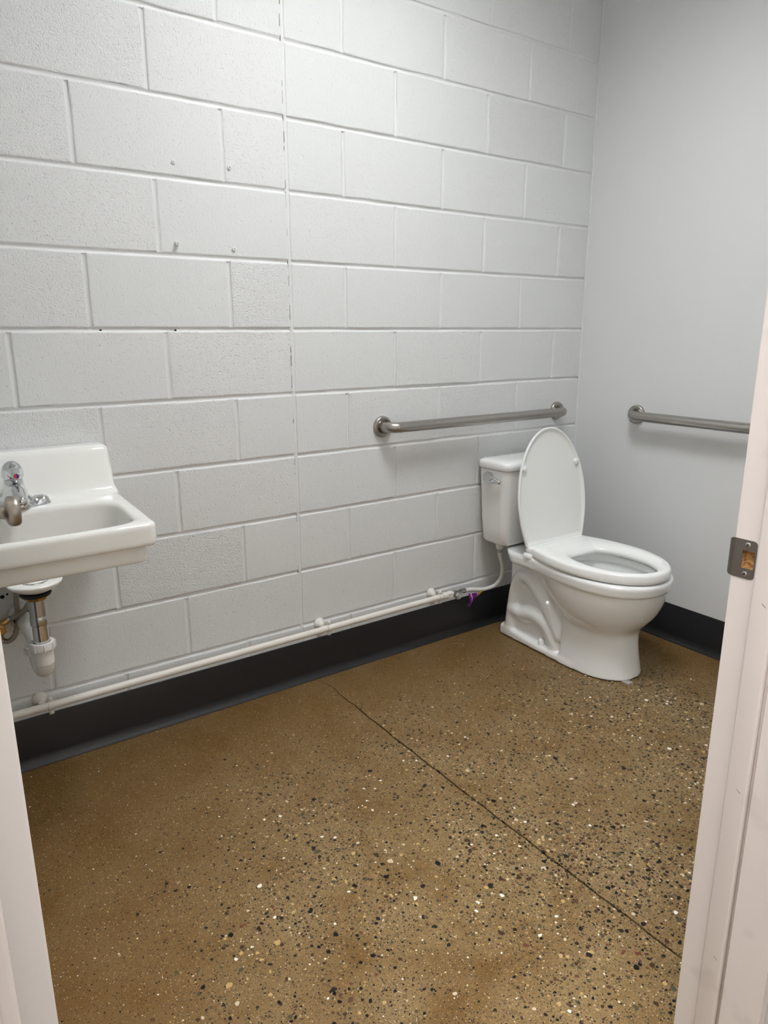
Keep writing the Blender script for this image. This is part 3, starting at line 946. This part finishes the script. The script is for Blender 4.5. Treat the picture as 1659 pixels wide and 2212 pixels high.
LH = np.array([TX, -0.277, 0.424]); LT = np.array([TX, -0.213, 0.866])
LD = (LT-LH); LLEN = np.linalg.norm(LD); LD /= LLEN
LN = np.array([0, -LD[2], LD[1]])            # towards the user (under-face of the lid)
def lid_pt(u, s, t): return list(LH + np.array([1, 0, 0])*u + LD*s + LN*t)
LO = outline(0.188, 0.165, LLEN, -0.002, 0.158, 0.012, 40, 2.0)
def lid_geo():
    R = []
    def add(d, t): R.append([lid_pt(u, s, t) for u, s in offset_poly(LO, d)])
    add(0.050, -0.0155); add(0.020, -0.0145); add(0.008, -0.0115); add(0.002, -0.006); add(0.0, -0.001)
    add(0.0005, 0.002); add(0.0025, 0.0038); add(0.006, 0.0036); add(0.0095, 0.0010); add(0.014, -0.0030); add(0.022, -0.0042); add(0.05, -0.0045)
    return loft(R)
lid = obj('lid', lid_geo(), 'seat', toilet, smooth=True, angle=60)
lid['label'] = 'white oval toilet lid, raised'
for u, s in ((0.146, 0.300), (-0.146, 0.300)):
    o = lid_pt(u, s, -0.004)
    obj('lid_bumper', lathe(o, LN, [(0, 0.0125), (0.007, 0.012), (0.009, 0.010), (0.0092, 0)], 20), 'seat', lid, smooth=True, angle=50)
for s in (-1, 1):
    hg = obj('hinge', box((TX+s*0.128-0.028, -0.300, 0.402), (TX+s*0.128+0.028, -0.264, 0.4265), 0.010, 4), 'seat', toilet, smooth=True, angle=50)
    obj('hinge_pad', lathe((TX+s*0.138, -0.283, 0.3875), (0, 0, 1), [(0, 0.030), (0.010, 0.030), (0.014, 0.027), (0.016, 0.015)], 24), 'seat', hg, smooth=True, angle=50)
obj('hinge_bar', tube([(TX-0.112, -0.2785, 0.4175), (TX+0.112, -0.2785, 0.4175)], 0.0095, 14), 'seat', toilet, smooth=True, angle=50)

# ------------------------------------------------------------------ grab bars
def grab_bar(a, b, n, mat, label):
    """a, b: flange centres on the wall; n: wall normal into the room"""
    a, b, n = Vector(a), Vector(b), Vector(n)
    t = (b-a).normalized(); off, R = 0.0572, 0.040
    e = empty('grab_bar', (a+b)/2, label, 'grab bar', 'stainless grab bars around the toilet')
    pts = [a+n*0.004]
    for k in range(9):
        th = math.pi/2*k/8
        pts.append(a + n*(off-R+R*math.sin(th)) + t*(R-R*math.cos(th)))
    for k in range(9):
        th = math.pi/2*(1-k/8)
        pts.append(b + n*(off-R+R*math.sin(th)) - t*(R-R*math.cos(th)))
    pts.append(b+n*0.004)
    obj('bar', tube(pts, 0.0190, 28), mat, e, smooth=True, angle=60)
    for c in (a, b):
        obj('flange', lathe(c, n, [(0.0003, 0.0385), (0.006, 0.0385), (0.010, 0.0370), (0.012, 0.0345), (0.0125, 0.030), (0.0105, 0.0215), (0.0085, 0.0195)], 36), mat, e, smooth=True, angle=50)
    return e
grab_bar((0.3483, 0, 0.8945), (1.2614, 0, 0.8935), (0, -1, 0), 'steel_x', 'brushed steel grab bar on the block wall beside the toilet')
grab_bar((XR, -0.308, 0.8960), (XR, -1.222, 0.8960), (-1, 0, 0), 'steel_y', 'brushed steel grab bar on the smooth right wall, cut off by the door frame')

# ------------------------------------------------------------------ water line along the base
PZ = lambda x: 0.1895 + 0.006*(x+0.9)/1.5
pipe = empty('water_pipe', (-0.3, -0.032, 0.18), 'white painted water pipe running along the top of the black base', 'pipe')
obj('pipe', tube([(XL+0.002, -0.032, PZ(XL)), (-0.4, -0.032, PZ(-0.4)), (0.63, -0.032, PZ(0.63))], 0.0112, 18), 'pipe_paint', pipe, smooth=True, angle=50)
for x in (-0.831, 0.092, 0.607):
    z = PZ(x)
    c = obj('pipe_clamp', join(tube([(x-0.007, -0.032, z), (x+0.007, -0.032, z)], 0.0136, 18),
        box((x-0.0065, -0.035, z+0.011), (x+0.0065, -0.029, z+0.028), 0.0015), box((x-0.0065, -0.035, z-0.027), (x+0.0065, -0.029, z-0.011), 0.0015)), 'pipe_paint', pipe, smooth=True, angle=40)
    for s in (1, -1):
        obj('screw', lathe((x, -0.034, z+s*0.021), (0, -1, 0), [(0, 0.0052), (0.003, 0.005), (0.0048, 0.003), (0.0048, 0.0012), (0.003, 0.0009)], 14), 'pipe_paint', c, smooth=True, angle=50)
    obj('stand_off', lathe((x-0.022, 0.001, z+0.012), (0, -1, 0), [(0, 0.0215), (0.004, 0.021), (0.010, 0.017), (0.018, 0.011), (0.026, 0.0075)], 22), 'pipe_paint', c, smooth=True, angle=50)
xv = 0.63
obj('coupling', join(tube([(xv-0.012, -0.032, PZ(xv)), (xv+0.012, -0.032, PZ(xv))], 0.0142, 18), lathe((xv+0.010, -0.032, PZ(xv)), (1, 0, 0), [(0, 0.0165), (0.022, 0.0165), (0.024, 0.012), (0.032, 0.012)], 6)), 'pipe_paint', pipe)

valve = empty('stop_valve', (0.675, -0.032, 0.19), 'small chrome stop valve between the painted pipe and the toilet hose', 'valve')
ZV = PZ(xv)
obj('body', lathe((0.660, -0.032, ZV), (1, 0, 0), [(0, 0.010), (0.012, 0.010), (0.014, 0.0125), (0.030, 0.0125), (0.032, 0.0085), (0.048, 0.0085)], 20), 'chrome', valve, smooth=True, angle=40)
obj('handle', lathe((0.682, -0.042, ZV-0.002), (0, -1, -0.15), [(0, 0.006), (0.008, 0.006), (0.009, 0.015), (0.017, 0.0165), (0.020, 0.014), (0.0205, 0)], 10), 'dull_chrome', valve, smooth=True, angle=30)
obj('nut', lathe((0.703, -0.033, ZV), (1, 0, 0), [(0, 0.0105), (0.014, 0.0105), (0.0145, 0.008), (0.022, 0.008)], 6), 'chrome', valve)

hose = empty('supply_hose', (0.82, -0.06, 0.17), 'white flexible supply hose curving up to the toilet tank', 'hose')
HP = spline([(0.722, -0.033, ZV+0.001), (0.765, -0.036, 0.1945), (0.822, -0.046, 0.1860), (0.872, -0.057, 0.1920), (0.898, -0.067, 0.2150), (0.905, -0.075, 0.2480), (0.894, -0.083, 0.2950), (0.872, -0.090, 0.3350), (0.864, -0.095, 0.3650)], 8)
obj('tubing', tube(HP, 0.0080, 14), 'hose', hose, smooth=True, angle=60)
obj('sleeve', tube(HP[4:16], 0.0090, 14), 'pvc', hose, smooth=True, angle=60)
obj('ferrule', tube([HP[0], HP[3]], 0.0098, 14), 'dull_chrome', hose, smooth=True, angle=50)
e_ = HP[-1]
obj('ferrule', lathe((e_[0], e_[1], e_[2]-0.012), (0, 0, 1), [(0, 0.0092), (0.016, 0.0095)], 14), 'dull_chrome', hose, smooth=True, angle=50)
obj('coupling_nut', lathe((e_[0], e_[1], e_[2]+0.002), (0, 0, 1), [(0, 0.012), (0.004, 0.0155), (0.024, 0.0165), (0.028, 0.014)], 10), 'pvc', hose)

def tag_geo():
    V, F, UV = [], [], []
    nu, nv = 9, 9
    for j in range(nv):
        t = j/(nv-1)
        w = min(1.0, max(0.07, 1.25-1.22*t))
        for i in range(nu):
            s = i/(nu-1)
            x = 0.744 + 0.004*t + 0.080*s*w - 0.006*t*t
            z = 0.186 - 0.004*s - 0.060*t + 0.010*s*t
            y = -0.048 - 0.010*math.sin(s*3.0+t*2)-0.004*t
            V.append([x, y, z]); UV.append((s, 1-t))
    for j in range(nv-1):
        for i in range(nu-1): F.append([j*nu+i, j*nu+i+1, (j+1)*nu+i+1, (j+1)*nu+i])
    return V, F, UV
tv, tf, tuv = tag_geo()
tg = tag(obj('hang_tag', (tv, tf), 'tag', smooth=True, uv=tuv), 'torn purple printed tag hanging from the toilet supply hose', 'tag')
_sm = tg.modifiers.new('thickness', 'SOLIDIFY'); _sm.thickness = 0.0005

# ------------------------------------------------------------------ sink
SX = -0.863
sink = empty('wall_hung_sink', (SX, 0.0, 0.61), 'white wall-hung porcelain sink with a raised back', 'sink')
def sink_geo():
    h = 0.004
    U, V, Z, ax = grid((-0.275, -0.008, 0.595), (0.275, 0.48, 0.94), h)
    def rr(hx, y0, y1, r):
        qx = np.abs(U)-hx+r; qy = np.abs(V-(y0+y1)/2)-(y1-y0)/2+r
        return np.sqrt(np.maximum(qx, 0)**2+np.maximum(qy, 0)**2)+np.minimum(np.maximum(qx, qy), 0)-r
    ztop = 0.806-0.013*np.clip((V-0.12)/0.33, 0, 1)
    up = smax(smax(rr(0.252, -0.05, 0.457, 0.022), Z-ztop, 0.011), 0.7365-Z, 0.010)
    lo = smax(smax(rr(0.232, -0.05, 0.436, 0.024), Z-0.75, 0.01), 0.692-Z, 0.012)
    d = smin(up, lo, 0.010)
    sp = rr(0.252, -0.05, 0.20, 0.012)
    sp = smax(sp, V-(0.112-(Z-0.80)*0.40), 0.014)
    sp = smax(sp, Z-0.927, 0.016)
    sp = smax(sp, 0.76-Z, 0.01)
    d = smin(d, sp, 0.020)
    under = sd_ell(U, V, Z, (0, 0.274, 0.700), (0.088, 0.092, 0.084))
    d = smin(d, under, 0.012)
    sc = np.interp(Z, [0.63, 0.655, 0.68, 0.72, 0.765, 0.80, 0.85], [0.50, 0.68, 0.83, 0.92, 0.975, 1.0, 1.0]).astype(np.float32)
    a, b, p = 0.221*sc, 0.122*sc, 4.6
    q = ((np.abs(U)/a)**p+(np.abs(V-0.309)/b)**p)**(1/p)
    cav = smax((q-1)*np.minimum(a, b), 0.650-Z, 0.045)
    d = smax(d, -cav, 0.013)
    d = np.maximum(d, 0.0006-V)
    P, F = surface_nets(d, ax, h, 3)
    return np.c_[P[:, 0]+SX, -P[:, 1], P[:, 2]], F
basin = obj('basin', sink_geo(), 'sinkware', sink, smooth=True)
obj('drain_flange', lathe((SX, -0.29, 0.6485), (0, 0, 1), [(0, 0.030), (0.003, 0.029), (0.0035, 0.024), (0.001, 0.018), (0.001, 0)], 28), 'chrome', sink, smooth=True, angle=50)
obj('wall_hanger', join(box((SX-0.16, -0.006, 0.500), (SX-0.012, -0.0012, 0.690), 0.001)), 'galv', sink)
for x, z, r in ((-0.9106, 0.530, 0.0055), (-0.868-0.03, 0.535, 0.003), (-0.935, 0.56, 0.0055), (-0.935, 0.52, 0.003)):
    obj('hanger_hole', lathe((x, -0.0055, z), (0, -1, 0), [(0, r), (0.0012, r)], 14), 'dark', sink)

FZ, FD = 0.8022, 0.148
faucet = empty('faucet', (SX, -FD, FZ), 'chrome single-lever faucet with a red and blue dot on the sink', 'faucet')
def fgrid(lo, hi, h=0.0014):
    return grid(lo, hi, h)
def faucet_body():
    h = 0.0014
    U, V, Z, ax = grid((-0.086, -0.035, -0.004), (0.086, 0.122, 0.085), h)       # V forward of the faucet axis
    d = sd_ell(U, V, Z, (0, 0.0, 0.0), (0.0805, 0.0285, 0.0215))
    d = smin(d, sd_tube(U, V, Z, [(-0.060, 0, 0.009), (0.060, 0, 0.009)], [0.0165, 0.0165]), 0.006)
    body = sd_tube(U, V, Z, [(0, 0.0, 0.0), (0, 0.0, 0.035), (0, -0.003, 0.074)], [0.032, 0.0245, 0.0215])
    d = smin(d, body, 0.012)
    spout = sd_tube(U, V, Z, spline([(0, 0.008, 0.006), (0, 0.022, 0.034), (0, 0.055, 0.045), (0, 0.096, 0.034)], 14), list(np.interp(np.arange(43), [0, 14, 28, 42], [0.036, 0.0275, 0.0205, 0.0145])))
    d = smin(d, spout, 0.012)
    d = np.maximum(d, -Z)
    P, F = surface_nets(d, ax, h, 6)
    return np.c_[P[:, 0]+SX, -(P[:, 1]+FD), P[:, 2]+FZ], F
obj('body', faucet_body(), 'chrome', faucet, smooth=True)
def faucet_handle():
    h = 0.0014
    U, V, Z, ax = grid((-0.034, -0.04, 0.062), (0.034, 0.075, 0.128), h)
    d = sd_ell(U, V, Z, (0, -0.002, 0.086), (0.0250, 0.0275, 0.0310))
    d = smax(d, 0.0705-Z, 0.006)
    tongue = sd_tube(U, V, Z, [(0, 0.005, 0.094), (0, 0.035, 0.0905), (0, 0.056, 0.089)], [0.020, 0.015, 0.011])
    tongue = smax(tongue, np.abs(Z-(0.0955-0.10*(V-0.01)))-0.0075, 0.006)
    d = smin(d, tongue, 0.006)
    P, F = surface_nets(d, ax, h, 6)
    return np.c_[P[:, 0]+SX, -(P[:, 1]+FD), P[:, 2]+FZ], F
hd = obj('handle', faucet_handle(), 'chrome', faucet, smooth=True)
def half_disc(sgn, org, r, nrm):
    n_ = Vector(nrm).normalized(); rt = Vector((1, 0, 0)); upv = n_.cross(rt)*-1
    if upv.z < 0: upv = -upv
    V = [list(Vector(org)+n_*0.0019)]
    for k in range(13):
        a = -math.pi/2+math.pi*k/12
        V.append(list(Vector(org)+n_*0.0019 + rt*(sgn*r*math.cos(a)) + upv*(r*math.sin(a))))
    return V, [[0, i, i+1] for i in range(1, 13)]
DO = (SX, -(FD+0.0655), FZ+0.0895)
hub = obj('temperature_button', lathe(DO, (0, -1, 0.25), [(-0.006, 0.0070), (0.0, 0.0066), (0.0006, 0.005)], 20), 'chrome', hd, smooth=True, angle=50)
obj('hot_mark', half_disc(-1, DO, 0.0056, (0, -1, 0.25)), 'red', hd)
obj('cold_mark', half_disc(1, DO, 0.0056, (0, -1, 0.25)), 'blue', hd)

# drain with trap
TD = 0.272
drain = empty('drain_trap', (SX, -TD, 0.385), 'chrome tailpiece and white plastic trap under the sink', 'drain')
obj('gasket', lathe((SX, -TD, 0.6075), (0, 0, 1), [(0, 0.022), (0.002, 0.034), (0.006, 0.036), (0.009, 0.034)], 30), 'black', drain, smooth=True, angle=50)
obj('lock_nut', lathe((SX, -TD, 0.598), (0, 0, 1), [(0, 0.022), (0.002, 0.026), (0.010, 0.028)], 8), 'brass', drain)
obj('tailpiece', join(lathe((SX, -TD, 0.555), (0, 0, 1), [(0, 0.0195), (0.044, 0.0195)], 28), lathe((SX, -TD, 0.532), (0, 0, 1), [(0, 0.019), (0.002, 0.0205), (0.022, 0.0205), (0.024, 0.0195)], 28)), 'dull_chrome', drain, smooth=True, angle=40)
obj('tail_tube', lathe((SX, -TD, 0.462), (0, 0, 1), [(0, 0.0180), (0.072, 0.0180)], 32), 'chrome', drain, smooth=True, angle=40)
def slip_nut(c, axis, r=0.0262, hgt=0.020):
    A = lathe(c, axis, [(0, r-0.002), (0.002, r), (hgt-0.003, r), (hgt, r-0.001), (hgt, 0.0200), (hgt-0.004, 0.0190)], 26)
    ribs = []
    ax = Vector(axis).normalized(); up = Vector((1, 0, 0)) if abs(ax.x) < 0.9 else Vector((0, 0, 1)); b = ax.cross(up)
    for k in range(8):
        a = 2*math.pi*k/8; dd = up*math.cos(a)+b*math.sin(a)
        p = Vector(c)+dd*r
        ribs.append(tube([list(p+ax*0.001), list(p+ax*(hgt-0.002))], 0.0026, 6))
    return join(A, *ribs)
obj('slip_nut', slip_nut((SX, -TD, 0.468), (0, 0, 1), 0.0285), 'pvc', drain, smooth=True, angle=40)
obj('trap_bend', join(tube([(SX, -TD, 0.4690), (SX, -TD, 0.432), (SX, -TD, 0.431)] , 0.0232, 24),
    tube(spline([(SX, -TD, 0.436), (SX, -TD+0.006, 0.416), (SX-0.001, -TD+0.026, 0.4045), (SX-0.002, -TD+0.050, 0.4045), (SX-0.003, -TD+0.072, 0.416), (SX-0.003, -TD+0.080, 0.437)], 6), 0.0215, 24)), 'pvc', drain, smooth=True, angle=40)
obj('slip_nut', slip_nut((SX-0.003, -TD+0.080, 0.428), (0, 0, 1), 0.0285), 'pvc', drain, smooth=True, angle=40)
obj('trap_arm', tube(spline([(SX-0.003, -TD+0.080, 0.440), (SX-0.003, -TD+0.082, 0.456), (SX-0.004, -TD+0.092, 0.466), (SX-0.005, -TD+0.112, 0.470), (SX-0.006, -0.10, 0.4695), (SX-0.007, -0.004, 0.468)], 6), 0.0205, 24), 'pvc', drain, smooth=True, angle=40)
obj('wall_collar', lathe((SX-0.007, -0.0065, 0.468), (0, -1, 0), [(0, 0.034), (0.022, 0.034), (0.030, 0.032), (0.030, 0.0255), (0.022, 0.0245)], 28), 'pvc', drain, smooth=True, angle=40)
obj('gap_ring', lathe((SX-0.007, -0.030, 0.468), (0, -1, 0), [(0, 0.026), (0.004, 0.0255), (0.005, 0.021)], 26), 'black', drain, smooth=True, angle=40)  # black ring in the gap between collar and trap arm

sv = empty('stop_valve', (-0.928, -0.055, 0.42), 'brass stop valve under the sink at the left edge of the photo', 'valve')
obj('body', tube([(-0.933, -0.002, 0.462), (-0.933, -0.065, 0.462)], 0.0105, 14), 'brass', sv, smooth=True, angle=40)
obj('outlet', tube([(-0.929, -0.052, 0.468), (-0.917, -0.052, 0.474), (-0.908, -0.052, 0.478)], [0.009, 0.0095, 0.008], 12), 'brass', sv, smooth=True, angle=40)
obj('handle', lathe((-0.933, -0.062, 0.462), (0, -1, 0), [(0, 0.008), (0.006, 0.015), (0.014, 0.0155), (0.016, 0.010)], 10), 'brass', sv)
obj('drop', tube([(-0.933, -0.05, 0.462), (-0.933, -0.05, 0.425)], 0.0085, 12), 'brass', sv, smooth=True, angle=40)
def braided(ctrl, label):
    p = spline(ctrl, 8)
    e = empty('braided_hose', p[0], label, 'hose', 'braided hoses under the sink')
    obj('braid', tube(p, 0.0070, 12), 'braid', e, smooth=True, angle=60)
    obj('crimp', tube(p[:3], 0.0082, 12), 'dull_chrome', e, smooth=True, angle=60)
braided([(-0.908, -0.060, 0.482), (-0.890, -0.068, 0.490), (-0.868, -0.078, 0.508), (-0.852, -0.086, 0.538), (-0.842, -0.080, 0.575), (-0.846, -0.105, 0.640), (-0.855, -0.130, 0.72)], 'braided steel hose rising behind the chrome tailpiece')
braided([(-0.929, -0.05, 0.424), (-0.916, -0.055, 0.420), (-0.898, -0.060, 0.436), (-0.886, -0.062, 0.480), (-0.884, -0.066, 0.540), (-0.880, -0.090, 0.62), (-0.872, -0.12, 0.72)], 'braided steel hose looping low left of the white trap')

# ------------------------------------------------------------------ plastic anchors left in the wall
for x, z, L, lab in ((-0.3499, 1.6772, 0.003, 'white plastic wall anchor, upper left of the four left in the blocks'),
                     (-0.1857, 1.6824, 0.003, 'white plastic wall anchor, upper right of the four, near the control joint'),
                     (-0.3570, 1.4659, 0.011, 'white plastic wall anchor sticking out furthest, lower left of the four'),
                     (-0.1844, 1.4615, 0.004, 'white plastic wall anchor, lower right of the four left in the blocks')):
    tag(obj('wall_anchor', lathe((x, 0.0006, z), (0, -1, 0), [(0, 0.0062), (L, 0.0060), (L+0.0008, 0.0050), (L+0.0008, 0.0026), (L-0.002, 0.0022)], 16), 'mortar', smooth=True, angle=50), lab, 'wall anchor', 'plastic anchors left in the block wall')
